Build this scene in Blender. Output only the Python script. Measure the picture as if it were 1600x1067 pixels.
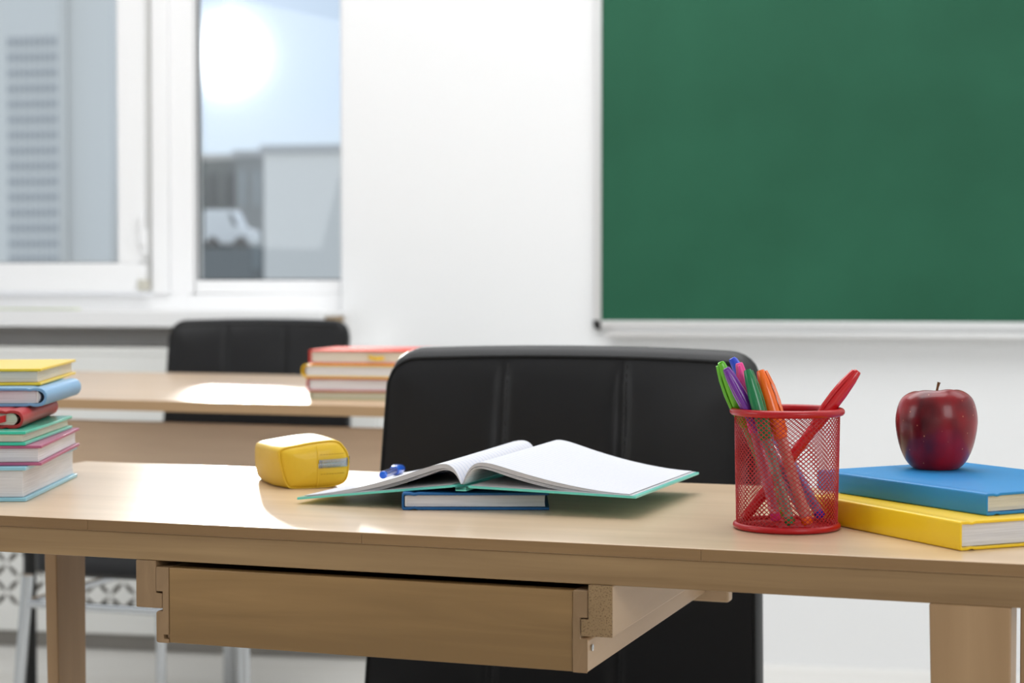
import bpy, bmesh, math, random
from mathutils import Vector, Matrix
random.seed(7)
R = math.radians
for o in list(bpy.data.objects): bpy.data.objects.remove(o)
COL = bpy.context.scene.collection
SC = bpy.context.scene

# ------------------------------------------------------------------ camera
F = 2900.0; HZ = 444.0; TH = math.atan((533.5-HZ)/F); W = R(10.9); ZC = .943
cam = bpy.data.cameras.new('camera'); co = bpy.data.objects.new('camera', cam); COL.objects.link(co)
co.location = (0, 0, ZC); co.rotation_euler = (R(90)-TH, 0, W)
cam.sensor_width = 36; cam.lens = 36*F/1600; cam.clip_start = .05; cam.clip_end = 500
cam.dof.use_dof = True; cam.dof.focus_distance = 1.50; cam.dof.aperture_fstop = 8.0
SC.camera = co
SC.view_settings.view_transform = 'Standard'; SC.view_settings.look = 'None'
SC.view_settings.gamma = 1; SC.view_settings.use_curve_mapping = False
SC.view_settings.exposure = 0.0

def ray(px, py):
    u = (px-800)/F; v = (533.5-py)/F
    y = math.cos(TH)+v*math.sin(TH); z = v*math.cos(TH)-math.sin(TH)
    return Vector((u*math.cos(W)-y*math.sin(W), u*math.sin(W)+y*math.cos(W), z))

# ------------------------------------------------------------------ world: hazy morning sky with a bright sun haze
SUN = ray(352, 84).normalized()
wd = bpy.data.worlds.new('sky'); SC.world = wd; wd.use_nodes = True
nt = wd.node_tree; nt.nodes.clear()
def N(t, **k):
    n = nt.nodes.new(t)
    for a, b in k.items(): setattr(n, a, b)
    return n
tc = N('ShaderNodeTexCoord'); sep = N('ShaderNodeSeparateXYZ'); nt.links.new(tc.outputs['Generated'], sep.inputs[0])
ramp = N('ShaderNodeValToRGB'); nt.links.new(sep.outputs['Z'], ramp.inputs[0])
e = ramp.color_ramp.elements
e[0].position = 0.0; e[0].color = (.66, .70, .72, 1)
e[1].position = .5; e[1].color = (.70, .78, .92, 1)
m = e.new(.10); m.color = (.56, .69, .88, 1)
m = e.new(.05); m.color = (.62, .72, .82, 1)
dot = N('ShaderNodeVectorMath', operation='DOT_PRODUCT'); nt.links.new(tc.outputs['Generated'], dot.inputs[0]); dot.inputs[1].default_value = SUN
def math_(op, a, b):
    n = N('ShaderNodeMath', operation=op)
    for i, x in enumerate((a, b)):
        if x is None: continue
        if isinstance(x, (int, float)): n.inputs[i].default_value = x
        else: nt.links.new(x, n.inputs[i])
    return n.outputs[0]
ac = math_('ARCCOSINE', math_('MINIMUM', dot.outputs['Value'], 1.0), None)
g1 = math_('MULTIPLY', math_('EXPONENT', math_('MULTIPLY', math_('POWER', math_('DIVIDE', ac, R(.80)), 2.0), -1.0), None), 5.0)
g2 = math_('MULTIPLY', math_('EXPONENT', math_('MULTIPLY', math_('DIVIDE', ac, R(1.9)), -1.0), None), .35)
gs = math_('ADD', g1, g2)
cmb = N('ShaderNodeCombineXYZ')
for i in range(3): nt.links.new(gs, cmb.inputs[i])
add = N('ShaderNodeVectorMath', operation='ADD'); nt.links.new(ramp.outputs[0], add.inputs[0]); nt.links.new(cmb.outputs[0], add.inputs[1])
bg = N('ShaderNodeBackground'); nt.links.new(add.outputs[0], bg.inputs[0]); bg.inputs[1].default_value = 1.05
wo = N('ShaderNodeOutputWorld'); nt.links.new(bg.outputs[0], wo.inputs[0])

sl = bpy.data.lights.new('sun', 'SUN'); sl.energy = 3.4; sl.angle = R(4.0); sl.color = (1, .96, .9)
so = bpy.data.objects.new('sun', sl); COL.objects.link(so); so.rotation_euler = ray(348, 112).to_track_quat('Z', 'Y').to_euler()
def area(name, loc, target, sx, sy, power, col=(1, 1, 1)):
    l = bpy.data.lights.new(name, 'AREA'); l.shape = 'RECTANGLE'; l.size = sx; l.size_y = sy; l.energy = power; l.color = col
    o = bpy.data.objects.new(name, l); COL.objects.link(o); o.location = loc
    o.rotation_euler = (Vector(target)-Vector(loc)).to_track_quat('-Z', 'Y').to_euler()
    return o
area('ceiling_light_panel', (-.9, 3.3, 2.72), (-.9, 3.3, 0), 2.4, 1.6, 38, (.97, .985, 1))
area('ceiling_light_panel', (-.2, 1.9, 2.72), (-.2, 1.9, 0), 1.6, 1.0, 20, (.97, .985, 1))
area('ceiling_light_panel', (1.5, 2.8, 2.72), (1.5, 2.8, 0), 1.4, 1.6, 12, (.97, .985, 1))
area('front_softbox', (1.7, -.9, 1.9), (.0, 2.2, .75), 1.2, 1.2, 22, (.97, .985, 1))
area('left_softbox', (-2.9, .6, 1.7), (-.2, 1.6, .8), 1.2, 1.2, 14, (.95, .975, 1))

# ------------------------------------------------------------------ materials
def mat(name, col, rough=.5, metal=0, coat=0, spec=.5, trans=0, alpha=1, bump=None, vary=None, ior=1.45):
    """bump=(scale,strength) fine noise relief; vary=(scale, colour2, amount) noise colour variation"""
    m = bpy.data.materials.new(name); m.use_nodes = True
    t = m.node_tree; p = t.nodes['Principled BSDF']
    p.inputs['Base Color'].default_value = (*col, 1); p.inputs['Roughness'].default_value = rough
    p.inputs['Metallic'].default_value = metal; p.inputs['Coat Weight'].default_value = coat
    p.inputs['Specular IOR Level'].default_value = spec; p.inputs['Transmission Weight'].default_value = trans
    p.inputs['IOR'].default_value = ior
    c = t.nodes.new('ShaderNodeTexCoord')
    if vary:
        n = t.nodes.new('ShaderNodeTexNoise'); n.inputs['Scale'].default_value = vary[0]; n.inputs['Detail'].default_value = 4
        t.links.new(c.outputs['Object'], n.inputs['Vector'])
        mx = t.nodes.new('ShaderNodeMix'); mx.data_type = 'RGBA'
        mr = t.nodes.new('ShaderNodeMapRange'); mr.inputs[1].default_value = .35; mr.inputs[2].default_value = .7; mr.inputs[4].default_value = vary[2]
        t.links.new(n.outputs[0], mr.inputs[0]); t.links.new(mr.outputs[0], mx.inputs[0])
        mx.inputs[6].default_value = (*col, 1); mx.inputs[7].default_value = (*vary[1], 1)
        t.links.new(mx.outputs[2], p.inputs['Base Color'])
    if bump:
        n = t.nodes.new('ShaderNodeTexNoise'); n.inputs['Scale'].default_value = bump[0]; n.inputs['Detail'].default_value = 3
        t.links.new(c.outputs['Object'], n.inputs['Vector'])
        b = t.nodes.new('ShaderNodeBump'); b.inputs['Strength'].default_value = bump[1]; b.inputs['Distance'].default_value = .001
        t.links.new(n.outputs[0], b.inputs['Height']); t.links.new(b.outputs[0], p.inputs['Normal'])
    return m
def srgb(r, g, b):
    f = lambda c: (c/255/12.92 if c/255 <= .04045 else ((c/255+.055)/1.055)**2.4)
    return (f(r), f(g), f(b))
def wood(name, c1, c2, stretch, rough=.4, coat=0, rings=1.0, dots=0.0, bumpk=.15):
    """stretch: vector scale of the grain noise (small along the grain)"""
    m = bpy.data.materials.new(name); m.use_nodes = True; t = m.node_tree; p = t.nodes['Principled BSDF']
    c = t.nodes.new('ShaderNodeTexCoord'); mp = t.nodes.new('ShaderNodeMapping'); mp.inputs['Scale'].default_value = stretch
    t.links.new(c.outputs['Object'], mp.inputs[0])
    n = t.nodes.new('ShaderNodeTexNoise'); n.inputs['Scale'].default_value = 1; n.inputs['Detail'].default_value = 6; n.inputs['Distortion'].default_value = .6*rings
    t.links.new(mp.outputs[0], n.inputs['Vector'])
    n2 = t.nodes.new('ShaderNodeTexNoise'); n2.inputs['Scale'].default_value = .22; n2.inputs['Detail'].default_value = 2
    t.links.new(mp.outputs[0], n2.inputs['Vector'])
    ad = t.nodes.new('ShaderNodeMath'); ad.operation = 'MULTIPLY_ADD'; t.links.new(n.outputs[0], ad.inputs[0]); ad.inputs[1].default_value = .6
    t.links.new(n2.outputs[0], ad.inputs[2])
    r = t.nodes.new('ShaderNodeValToRGB'); e = r.color_ramp.elements
    e[0].position = .55; e[0].color = (*c1, 1); e[1].position = 1.0; e[1].color = (*c2, 1)
    t.links.new(ad.outputs[0], r.inputs[0])
    out = r.outputs[0]
    if dots:
        v = t.nodes.new('ShaderNodeTexNoise'); v.inputs['Scale'].default_value = 900; v.inputs['Detail'].default_value = 1
        t.links.new(c.outputs['Object'], v.inputs['Vector'])
        cr = t.nodes.new('ShaderNodeValToRGB'); cr.color_ramp.elements[0].position = .33; cr.color_ramp.elements[0].color = (.4, .3, .2, 1); cr.color_ramp.elements[1].position = .45; cr.color_ramp.elements[1].color = (1, 1, 1, 1)
        t.links.new(v.outputs[0], cr.inputs[0])
        mx = t.nodes.new('ShaderNodeMix'); mx.data_type = 'RGBA'; mx.blend_type = 'MULTIPLY'; mx.inputs[0].default_value = dots
        t.links.new(out, mx.inputs[6]); t.links.new(cr.outputs[0], mx.inputs[7]); out = mx.outputs[2]
    t.links.new(out, p.inputs['Base Color'])
    b = t.nodes.new('ShaderNodeBump'); b.inputs['Strength'].default_value = bumpk; b.inputs['Distance'].default_value = .0006
    t.links.new(n.outputs[0], b.inputs['Height']); t.links.new(b.outputs[0], p.inputs['Normal'])
    p.inputs['Roughness'].default_value = rough; p.inputs['Coat Weight'].default_value = coat; p.inputs['Coat Roughness'].default_value = .25
    return m
M = {}
M['wall'] = mat('wall_paint', (.87, .875, .88), .6, bump=(60, .06))
M['ceil'] = mat('ceiling_paint', (.9, .9, .9), .8)
M['upvc'] = mat('white_window_plastic', (.97, .97, .975), .3)
M['floor'] = wood('pale_floor_laminate', (.84, .83, .80), (.74, .72, .68), (3, 30, 3), .3, bumpk=.05)
M['radiator'] = mat('white_radiator_cover_paint', (.86, .86, .83), .4)
M['dark'] = mat('dark_interior', (.10, .09, .08), .8)
M['sill'] = mat('white_sill_laminate', (.90, .90, .90), .35)
M['chip'] = wood('raw_chipboard', (.42, .30, .17), (.33, .23, .13), (40, 40, 40), .8, dots=.8)
M['green_board'] = mat('green_chalkboard', srgb(30, 86, 62), .6, spec=.3, vary=(3, srgb(37, 96, 71), .8), bump=(200, .05))
M['alu'] = mat('brushed_aluminium', (.80, .80, .80), .35, metal=.6)
M['black_plastic'] = mat('black_plastic', (.015, .015, .015), .45)
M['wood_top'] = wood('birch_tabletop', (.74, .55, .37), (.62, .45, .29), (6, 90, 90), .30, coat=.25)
M['wood_edge'] = wood('birch_edge_shaded', (.39, .245, .112), (.22, .125, .05), (4, 60, 110), .45)  # same birch as the top, with the front's shade put into the colour
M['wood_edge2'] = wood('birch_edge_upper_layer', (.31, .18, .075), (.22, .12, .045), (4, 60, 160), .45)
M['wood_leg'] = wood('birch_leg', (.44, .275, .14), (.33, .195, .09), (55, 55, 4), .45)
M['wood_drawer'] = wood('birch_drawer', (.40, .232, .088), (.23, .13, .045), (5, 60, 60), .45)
M['wood_rail'] = wood('birch_rail_end_grain', (.34, .21, .105), (.22, .13, .06), (50, 8, 22), .6, rings=2.5)
M['wood_side'] = wood('birch_drawer_side', (.62, .43, .26), (.52, .35, .20), (60, 5, 60), .45)
M['oak2'] = wood('oak_laminate', (.62, .44, .28), (.52, .36, .22), (5, 70, 70), .33, coat=.2)
M['oak_panel'] = wood('oak_laminate_panel', (.84, .62, .43), (.72, .51, .34), (5, 50, 50), .5)
M['oak_edge'] = mat('oak_edge_band', (.46, .29, .15), .5)
M['chrome'] = mat('chrome', (.50, .52, .54), .14, metal=1)
M['leather'] = mat('black_leather', (.006, .006, .007), .45, spec=.38, bump=(420, .15))
M['leather_seam'] = mat('black_leather_piping', (.007, .007, .007), .5, spec=.3)
M['thread'] = mat('black_stitching', (.035, .035, .035), .6)
M['glass'] = None
g = bpy.data.materials.new('window_glass'); g.use_nodes = True; t = g.node_tree; t.nodes.clear()
tr = t.nodes.new('ShaderNodeBsdfTransparent'); tr.inputs[0].default_value = (.97, .985, .98, 1)
gl = t.nodes.new('ShaderNodeBsdfGlossy'); gl.inputs['Roughness'].default_value = .02
fr = t.nodes.new('ShaderNodeFresnel'); fr.inputs[0].default_value = 1.35
mx = t.nodes.new('ShaderNodeMixShader'); out = t.nodes.new('ShaderNodeOutputMaterial')
t.links.new(fr.outputs[0], mx.inputs[0]); t.links.new(tr.outputs[0], mx.inputs[1]); t.links.new(gl.outputs[0], mx.inputs[2]); t.links.new(mx.outputs[0], out.inputs[0])
M['glass'] = g
def page_mat(name, c, axis='Z', sc=1500):
    m = bpy.data.materials.new(name); m.use_nodes = True; t = m.node_tree; p = t.nodes['Principled BSDF']
    cc = t.nodes.new('ShaderNodeTexCoord'); mp = t.nodes.new('ShaderNodeMapping'); mp.inputs['Scale'].default_value = (14, 14, sc)
    t.links.new(cc.outputs['Object'], mp.inputs[0])
    n = t.nodes.new('ShaderNodeTexNoise'); n.inputs['Scale'].default_value = 1; n.inputs['Detail'].default_value = 3; t.links.new(mp.outputs[0], n.inputs['Vector'])
    r = t.nodes.new('ShaderNodeValToRGB'); e = r.color_ramp.elements; e[0].position = .3; e[0].color = (*[x*.78 for x in c], 1); e[1].position = .6; e[1].color = (*c, 1)
    t.links.new(n.outputs[0], r.inputs[0]); t.links.new(r.outputs[0], p.inputs['Base Color'])
    b = t.nodes.new('ShaderNodeBump'); b.inputs['Strength'].default_value = .5; b.inputs['Distance'].default_value = .0004
    t.links.new(n.outputs[0], b.inputs['Height']); t.links.new(b.outputs[0], p.inputs['Normal']); p.inputs['Roughness'].default_value = .8
    return m
M['pages_white'] = page_mat('white_page_edges', (.80, .80, .82))
M['pages_cream'] = page_mat('cream_page_edges', (.80, .74, .62))
def cloth(name, c, rough=.45, coat=.0): return mat(name, c, rough, coat=coat, bump=(900, .04))

# ------------------------------------------------------------------ mesh helpers
class MB:
    def __init__(s): s.v = []; s.f = []
    def add(s, vs, fs, T=None):
        b = len(s.v)
        s.v += [tuple(T @ Vector(p)) if T else tuple(p) for p in vs]
        s.f += [tuple(b+i for i in f) for f in fs]
    def box(s, a, b, T=None):
        x0, y0, z0 = a; x1, y1, z1 = b
        s.add([(x0,y0,z0),(x1,y0,z0),(x1,y1,z0),(x0,y1,z0),(x0,y0,z1),(x1,y0,z1),(x1,y1,z1),(x0,y1,z1)],
              [(0,3,2,1),(4,5,6,7),(0,1,5,4),(1,2,6,5),(2,3,7,6),(3,0,4,7)], T)
    def prism(s, poly, h0, h1, T=None):
        """poly in xy, extruded along z; counter-clockwise"""
        n = len(poly); s.add([(x,y,h0) for x,y in poly]+[(x,y,h1) for x,y in poly],
            [tuple(range(n))[::-1], tuple(range(n,2*n))]+[(i,(i+1)%n,n+(i+1)%n,n+i) for i in range(n)], T)
    def tube(s, pts, r, seg=10, cap=True, T=None, closed=False, flat=1.0):
        pts = [Vector(p) for p in pts]; n = len(pts); rs = r if isinstance(r, (list, tuple)) else [r]*n
        vs = []; up = None
        for i, p in enumerate(pts):
            if closed: d = pts[(i+1)%n]-pts[i-1]
            else: d = pts[min(i+1,n-1)]-pts[max(i-1,0)]
            if d.length < 1e-9: d = Vector((0,0,1))
            d.normalize()
            if up is None:
                up = Vector((0,0,1)) if abs(d.z) < .9 else Vector((1,0,0))
            a = up-d*up.dot(d)
            if a.length < 1e-5: a = d.orthogonal()
            a.normalize(); b = d.cross(a); up = a
            for k in range(seg):
                t = 2*math.pi*k/seg; vs.append(p+(a*math.cos(t)*flat+b*math.sin(t))*rs[i])
        fs = []
        for i in range(n if closed else n-1):
            j = (i+1)%n
            for k in range(seg):
                l = (k+1)%seg; fs.append((i*seg+k, i*seg+l, j*seg+l, j*seg+k))
        if cap and not closed:
            fs.append(tuple(range(seg))[::-1]); fs.append(tuple((n-1)*seg+k for k in range(seg)))
        s.add(vs, fs, T)
    def lathe(s, prof, seg=32, T=None, rf=None, cap=True):
        vs = []
        for r, z in prof:
            for k in range(seg):
                t = 2*math.pi*k/seg; rr, zz = rf(r, z, t) if rf else (r, z)
                vs.append((rr*math.cos(t), rr*math.sin(t), zz))
        n = len(prof); fs = [(i*seg+k, i*seg+(k+1)%seg, (i+1)*seg+(k+1)%seg, (i+1)*seg+k) for i in range(n-1) for k in range(seg)]
        if cap: fs.append(tuple(range(seg))[::-1]); fs.append(tuple((n-1)*seg+k for k in range(seg)))
        s.add(vs, fs, T)
    def grid(s, fn, nu, nv, T=None, flip=False):
        vs = [fn(i/nu, j/nv) for j in range(nv+1) for i in range(nu+1)]
        fs = []
        for j in range(nv):
            for i in range(nu):
                a = j*(nu+1)+i; q = (a, a+1, a+nu+2, a+nu+1); fs.append(q[::-1] if flip else q)
        s.add(vs, fs, T)
    def build(s, name, m, parent=None, bevel=0, smooth=True, ang=35, kind=None, label=None, recalc=True, subd=0):
        me = bpy.data.meshes.new(name); me.from_pydata(s.v, [], s.f); me.validate()
        if recalc:
            bm = bmesh.new(); bm.from_mesh(me); bmesh.ops.remove_doubles(bm, verts=bm.verts, dist=1e-6)
            bmesh.ops.recalc_face_normals(bm, faces=bm.faces); bm.to_mesh(me); bm.free()
        if smooth:
            me.polygons.foreach_set('use_smooth', [True]*len(me.polygons)); me.set_sharp_from_angle(angle=R(ang))
        me.materials.append(m)
        o = bpy.data.objects.new(name, me); COL.objects.link(o)
        if parent: o.parent = parent
        if bevel:
            b = o.modifiers.new('bevel', 'BEVEL'); b.width = bevel; b.segments = 2; b.limit_method = 'ANGLE'; b.angle_limit = R(40)
            b.harden_normals = False
        if subd: q = o.modifiers.new('subd', 'SUBSURF'); q.levels = subd; q.render_levels = subd
        if kind: o['kind'] = kind
        if label: o['label'] = label
        return o
def empty(name, loc=(0,0,0), rz=0):
    o = bpy.data.objects.new(name, None); COL.objects.link(o); o.location = loc; o.rotation_euler = (0,0,rz); o.empty_display_size = .05
    return o
def tag(o, label, cat, group=None):
    o['label'] = label; o['category'] = cat
    if group: o['group'] = group
    return o
def struct(o, label=None):
    o['kind'] = 'structure'
    if label: o['label'] = label
    return o
def abox(name, m, a, b, parent=None, bevel=0, **k):
    q = MB(); q.box(a, b); return q.build(name, m, parent, bevel, **k)
def catmull(pts, n=6):
    out = []; P = [pts[0]]+list(pts)+[pts[-1]]
    for i in range(1, len(P)-2):
        for k in range(n):
            t = k/n; out.append(tuple(.5*((2*b)+(-a+c)*t+(2*a-5*b+4*c-d)*t*t+(-a+3*b-3*c+d)*t**3) for a, b, c, d in zip(P[i-1], P[i], P[i+1], P[i+2])))
    out.append(tuple(pts[-1])); return out
XZ = Matrix(((1,0,0,0),(0,0,-1,0),(0,1,0,0),(0,0,0,1)))   # xy polygon -> xz, extruded along -y

# ------------------------------------------------------------------ room
YW = 4.62; X0, X1, Y0, ZT = -3.5, 2.6, -2.4, 2.8
OX0, OX1, OZ0, OZ1 = -3.05, -1.333, .862, 2.35      # window opening
struct(abox('floor', M['floor'], (X0-.1, Y0-.1, -.1), (X1+.1, YW+.2, 0)))
struct(abox('ceiling', M['ceil'], (X0-.1, Y0-.1, ZT), (X1+.1, YW+.2, ZT+.1)))
q = MB(); T_ = .2
q.box((X0-.1, YW, 0), (OX0, YW+T_, ZT)); q.box((OX1, YW, 0), (X1+.1, YW+T_, ZT))
q.box((OX0, YW, 0), (OX1, YW+T_, OZ0)); q.box((OX0, YW, OZ1), (OX1, YW+T_, ZT))
struct(q.build('wall_back', M['wall'], smooth=False))
struct(abox('wall_left', M['wall'], (X0-.1, Y0, 0), (X0, YW, ZT)))
struct(abox('wall_right', M['wall'], (X1, Y0, 0), (X1+.1, YW, ZT)))
struct(abox('wall_front', M['wall'], (X0-.1, Y0-.1, 0), (X1+.1, Y0, ZT)))

# window_1: outer frame, mullion, opening sash on the left, fixed pane on the right
YF = 4.70
win = struct(empty('window_1', (0, YF, 0)))
q = MB()
q.box((OX0, 0, OZ0), (OX1, .07, OZ0+.055)); q.box((OX0, 0, OZ1-.055), (OX1, .07, OZ1))
q.box((OX0, 0, OZ0+.055), (OX0+.055, .07, OZ1-.055)); q.box((OX1-.03, 0, OZ0+.055), (OX1+.0, .07, OZ1-.055))
q.build('window_frame', M['upvc'], win, .003)
abox('mullion', M['upvc'], (-1.882, -.012, OZ0+.055), (-1.835, .07, OZ1-.055), win, .003)
def ring(x0, x1, z0, z1, w, y0, y1):
    q = MB(); q.box((x0, y0, z0), (x1, y1, z0+w)); q.box((x0, y0, z1-w), (x1, y1, z1))
    q.box((x0, y0, z0+w), (x0+w, y1, z1-w)); q.box((x1-w, y0, z0+w), (x1, y1, z1-w)); return q
ring(-2.93, -1.893, .921, OZ1-.02, .079, -.028, .045).build('sash', M['upvc'], win, .004)
abox('window_pane', M['glass'], (-2.93+.079, .01, 1.0), (-1.972, .016, OZ1-.099), win)
q = MB()      # glazing beads of the fixed light
q.box((-1.835, .0, OZ0+.055), (-1.764, .05, OZ1-.055)); q.box((-1.764, .0, OZ0+.055), (OX1-.03, .05, .953))
q.build('glazing_bead', M['upvc'], win, .003)
abox('window_pane', M['glass'], (-1.764, .03, .953), (OX1-.03, .036, OZ1-.055), win)
q = MB(); q.box((-1.903, -.04, 1.02), (-1.887, -.025, 1.09)); q.box((-1.901, -.052, 1.045), (-1.889, -.036, 1.135))
q.build('window_handle', M['upvc'], win, .003)
gm = mat('grey_gasket', (.72, .72, .70), .6)
q = MB(); q.box((-1.893, -.018, .93), (-1.887, 0, 2.3))
q.build('gasket', gm, win)
abox('hinge', mat('beige_hinge_cap', (.60, .58, .50), .5), (-1.912, -.04, .925), (-1.885, -.012, .955), win, .002)
gm2 = mat('dark_glazing_seal', (.05, .05, .055), .6)
q = MB(); q.box((-1.766, .026, .953), (-1.760, .03, OZ1-.06)); q.box((-2.85, .004, 1.0), (-1.972, .01, 1.003)); q.box((-1.975, .004, 1.0), (-1.972, .01, 2.24)); q.box((-1.766, .026, .953), (-1.37, .03, .957))
q.build('pane_seal', gm2, win)

# sill with raw chipboard end
sill = struct(empty('trim_1', (0, 0, 0)))
q = MB(); q.box((-3.2, 4.44, .862), (-1.329, 4.70, .876)); q.box((-3.2, 4.435, .834), (-1.335, 4.465, .876))
q.build('sill_board', M['sill'], sill, .003)
abox('sill_core', M['chip'], (-3.19, 4.467, .848), (-1.331, 4.617, .861), sill)

# strip lying on the sill
tag(abox('paper_strip', mat('pale_green_paper', srgb(222, 232, 190), .6), (-2.21, 4.455, .8775), (-2.00, 4.50, .8810), bevel=.0005),
    'pale green paper strip lying on the white window sill', 'paper')

# radiator cover with a lattice of lens-shaped holes
RC = tag(empty('radiator_cover', (-2.02, 4.46, 0)), 'white radiator cover with a lattice of lens-shaped holes under the window', 'radiator cover')
q = MB(); q.box((-1.1, .0, .595), (.82, .014, .76)); q.box((-1.1, 0, .045), (.82, .014, .105)); q.box((-1.1, 0, .105), (-1.03, .014, .595)); q.box((.75, 0, .105), (.82, .014, .595))
q.build('front_frame', M['radiator'], RC, .002)
q = MB(); q.box((-1.1, 0, .76), (.82, .155, .782)); q.build('top_board', M['radiator'], RC, .003)
for xa in (-1.1, .805): abox('side_board', M['radiator'], (xa, .014, .045), (xa+.015, .155, .76), RC, .002)
abox('gap_shade_strip', mat('painted_gap_shade', (.35, .33, .30), .8), (-1.08, .03, 0), (.80, .045, .045), RC)  # strip added below the cover, its grey painted as the shade in the gap
q = MB(); cs = .0354; nx = int((.75+1.03)/cs); nz = int((.595-.105)/cs); csx = 1.78/nx; csz = .49/nz
for i in range(nx):
    for j in range(nz):
        cx = -1.03+csx*(i+.5); cz = .105+csz*(j+.5); sgn = 1 if (i+j) % 2 else -1
        K = 12; lens = []; sq = []
        for k in range(K):
            t = 2*math.pi*k/K
            a = math.cos(t)*.0205; b = math.sin(t)*abs(math.sin(t))**.3*.0066
            lens.append((cx+(a-b)*.7071*1.0, cz+sgn*(a+b)*.7071))
            d = t+sgn*0; 
            ux, uz = math.cos(t+R(45)), sgn*math.sin(t+R(45)); mm = max(abs(ux), abs(uz))
            sq.append((cx+ux/mm*csx/2, cz+uz/mm*csz/2))
        vs = [(x, .003, z) for x, z in sq]+[(x, .003, z) for x, z in lens]+[(x, .009, z) for x, z in lens]
        fs = [(k, (k+1) % K, K+(k+1) % K, K+k) for k in range(K)]+[(K+k, K+(k+1) % K, 2*K+(k+1) % K, 2*K+k) for k in range(K)]
        q.add(vs, fs)
q.build('lattice_panel', M['radiator'], RC, smooth=False)
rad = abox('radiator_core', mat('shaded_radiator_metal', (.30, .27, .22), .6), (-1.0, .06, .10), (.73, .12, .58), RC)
rad.name = 'radiator_core'

# ------------------------------------------------------------------ chalkboard
CB = tag(empty('chalkboard', (-.66, YW, .85)), 'large green chalkboard with aluminium frame and chalk tray on white wall', 'chalkboard')
abox('board_surface', M['green_board'], (0, -.014, 0), (1.75, -.004, 1.2), CB)
q = MB(); q.box((-.016, -.022, -.0), (.001, -.001, 1.2)); q.box((1.749, -.022, 0), (1.766, -.001, 1.2)); q.box((-.016, -.022, 1.199), (1.766, -.001, 1.216))
q.build('frame', M['alu'], CB, .002)
q = MB(); q.prism([(-.022, .002), (-.022, -.017), (-.001, -.017), (-.001, .002)], 0, 1.75, Matrix(((0,0,1,0),(1,0,0,0),(0,1,0,0),(0,0,0,1))))
q.build('bottom_rail', M['alu'], CB, .002)
q = MB(); q.box((.02, -.075, -.036), (1.73, -.001, -.031)); q.box((.02, -.078, -.036), (1.73, -.073, -.024)); q.box((.02, -.006, -.036), (1.73, -.001, -.017))
q.build('chalk_tray', M['alu'], CB, .001)
q = MB(); q.prism([(-.020, .003), (-.016, -.018), (-.003, -.022), (-.001, .003)], 0, .024, XZ); q.build('corner_cap', M['black_plastic'], CB, .002)
q = MB(); q.prism([(1.751, .003), (1.753, -.022), (1.766, -.018), (1.770, .003)], 0, .024, XZ); q.build('corner_cap', M['black_plastic'], CB, .002)

# ------------------------------------------------------------------ desk frame of reference
AX, AY = -.7133, 1.4387; AR = R(-8.257)
def D(x, y, z=.75):
    c, s = math.cos(AR), math.sin(AR); return Vector((AX+x*c-y*s, AY+x*s+y*c, z))
desk = tag(empty('desk', D(0, 0, 0), AR), 'light birch desk with an open-ended drawer in the foreground', 'desk')
q = MB(); q.box((-.19, 0, .7408), (.85, .434, .75)); q.build('tabletop', M['wood_top'], desk, .0009)
# edge layers: laminated core under the top with individual front strips
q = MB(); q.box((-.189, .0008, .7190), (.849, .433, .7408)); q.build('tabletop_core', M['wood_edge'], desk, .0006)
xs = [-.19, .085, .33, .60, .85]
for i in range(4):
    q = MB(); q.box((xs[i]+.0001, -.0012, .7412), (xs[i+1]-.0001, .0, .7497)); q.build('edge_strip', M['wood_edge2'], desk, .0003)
def lleg(x, y, sx, sy, ht=.719, plank=False):
    """L-section tapering leg, corner at (x,y) opening towards (sx,sy)"""
    q = MB(); t = .014; w = .056
    def sec(z, k):
        ww = w*k
        P = [(0,0),(ww,0),(ww,t),(t,t),(t,ww),(0,ww)]
        if plank: P = [(0,0),(t,0),(t,ww*.35),(t,ww*.7),(t,ww),(0,ww)]
        off = (1-k)*.004
        return [(x+sx*(a+off), y+sy*(b+off), z) for a, b in P]
    n = 6; v = sec(0, .68)+sec(ht, 1.0)
    q.add(v, [tuple(range(n)), tuple(range(n, 2*n))]+[(i, (i+1) % n, n+(i+1) % n, n+i) for i in range(n)])
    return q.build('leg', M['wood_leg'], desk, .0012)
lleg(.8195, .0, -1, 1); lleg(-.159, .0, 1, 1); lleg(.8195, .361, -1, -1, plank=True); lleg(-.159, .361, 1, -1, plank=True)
# drawer rails: L profiles running in depth
def rail(pts):
    q = MB(); q.prism(pts, 0, -.37, XZ); return q
rail([(.1291,.7188),(.1291,.6802),(.1530,.6802),(.1530,.6925),(.1474,.6925),(.1474,.7188)]).build('drawer_rail', M['wood_rail'], desk, .0008)
RP = [(.5142,.7188),(.5142,.6928),(.5085,.6928),(.5085,.6803),(.5326,.6803),(.5326,.7188)]
rail(RP).build('drawer_rail', M['wood_side'], desk, .0008)
q = MB(); q.prism(RP, .0, .0010, XZ); q.build('rail_end', wood('chipboard_rail', (.33, .21, .10), (.25, .155, .07), (40, 8, 40), .7, dots=.9), desk, label='speckled chipboard end of the right drawer rail')
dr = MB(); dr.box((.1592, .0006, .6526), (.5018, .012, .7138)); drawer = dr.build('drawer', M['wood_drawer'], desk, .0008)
def side(flip):
    # profile with guide groove and the small slot for the bottom panel
    P = [(.1476,.7140),(.1476,.6940),(.1535,.6940),(.1535,.6780),(.1490,.6780),(.1476,.6765),(.1476,.6535),(.1490,.6523),(.1590,.6523),
         (.1590,.6556),(.1545,.6556),(.1545,.6590),(.1590,.6590),(.1590,.7140)]
    if flip: P = [(.661-x, z) for x, z in P][::-1]
    q = MB(); q.prism(P, 0, -.385, XZ); return q.build('drawer_side', M['wood_side'] if flip else M['wood_rail'], drawer, .0006)
side(False); sd = side(True)
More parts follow.
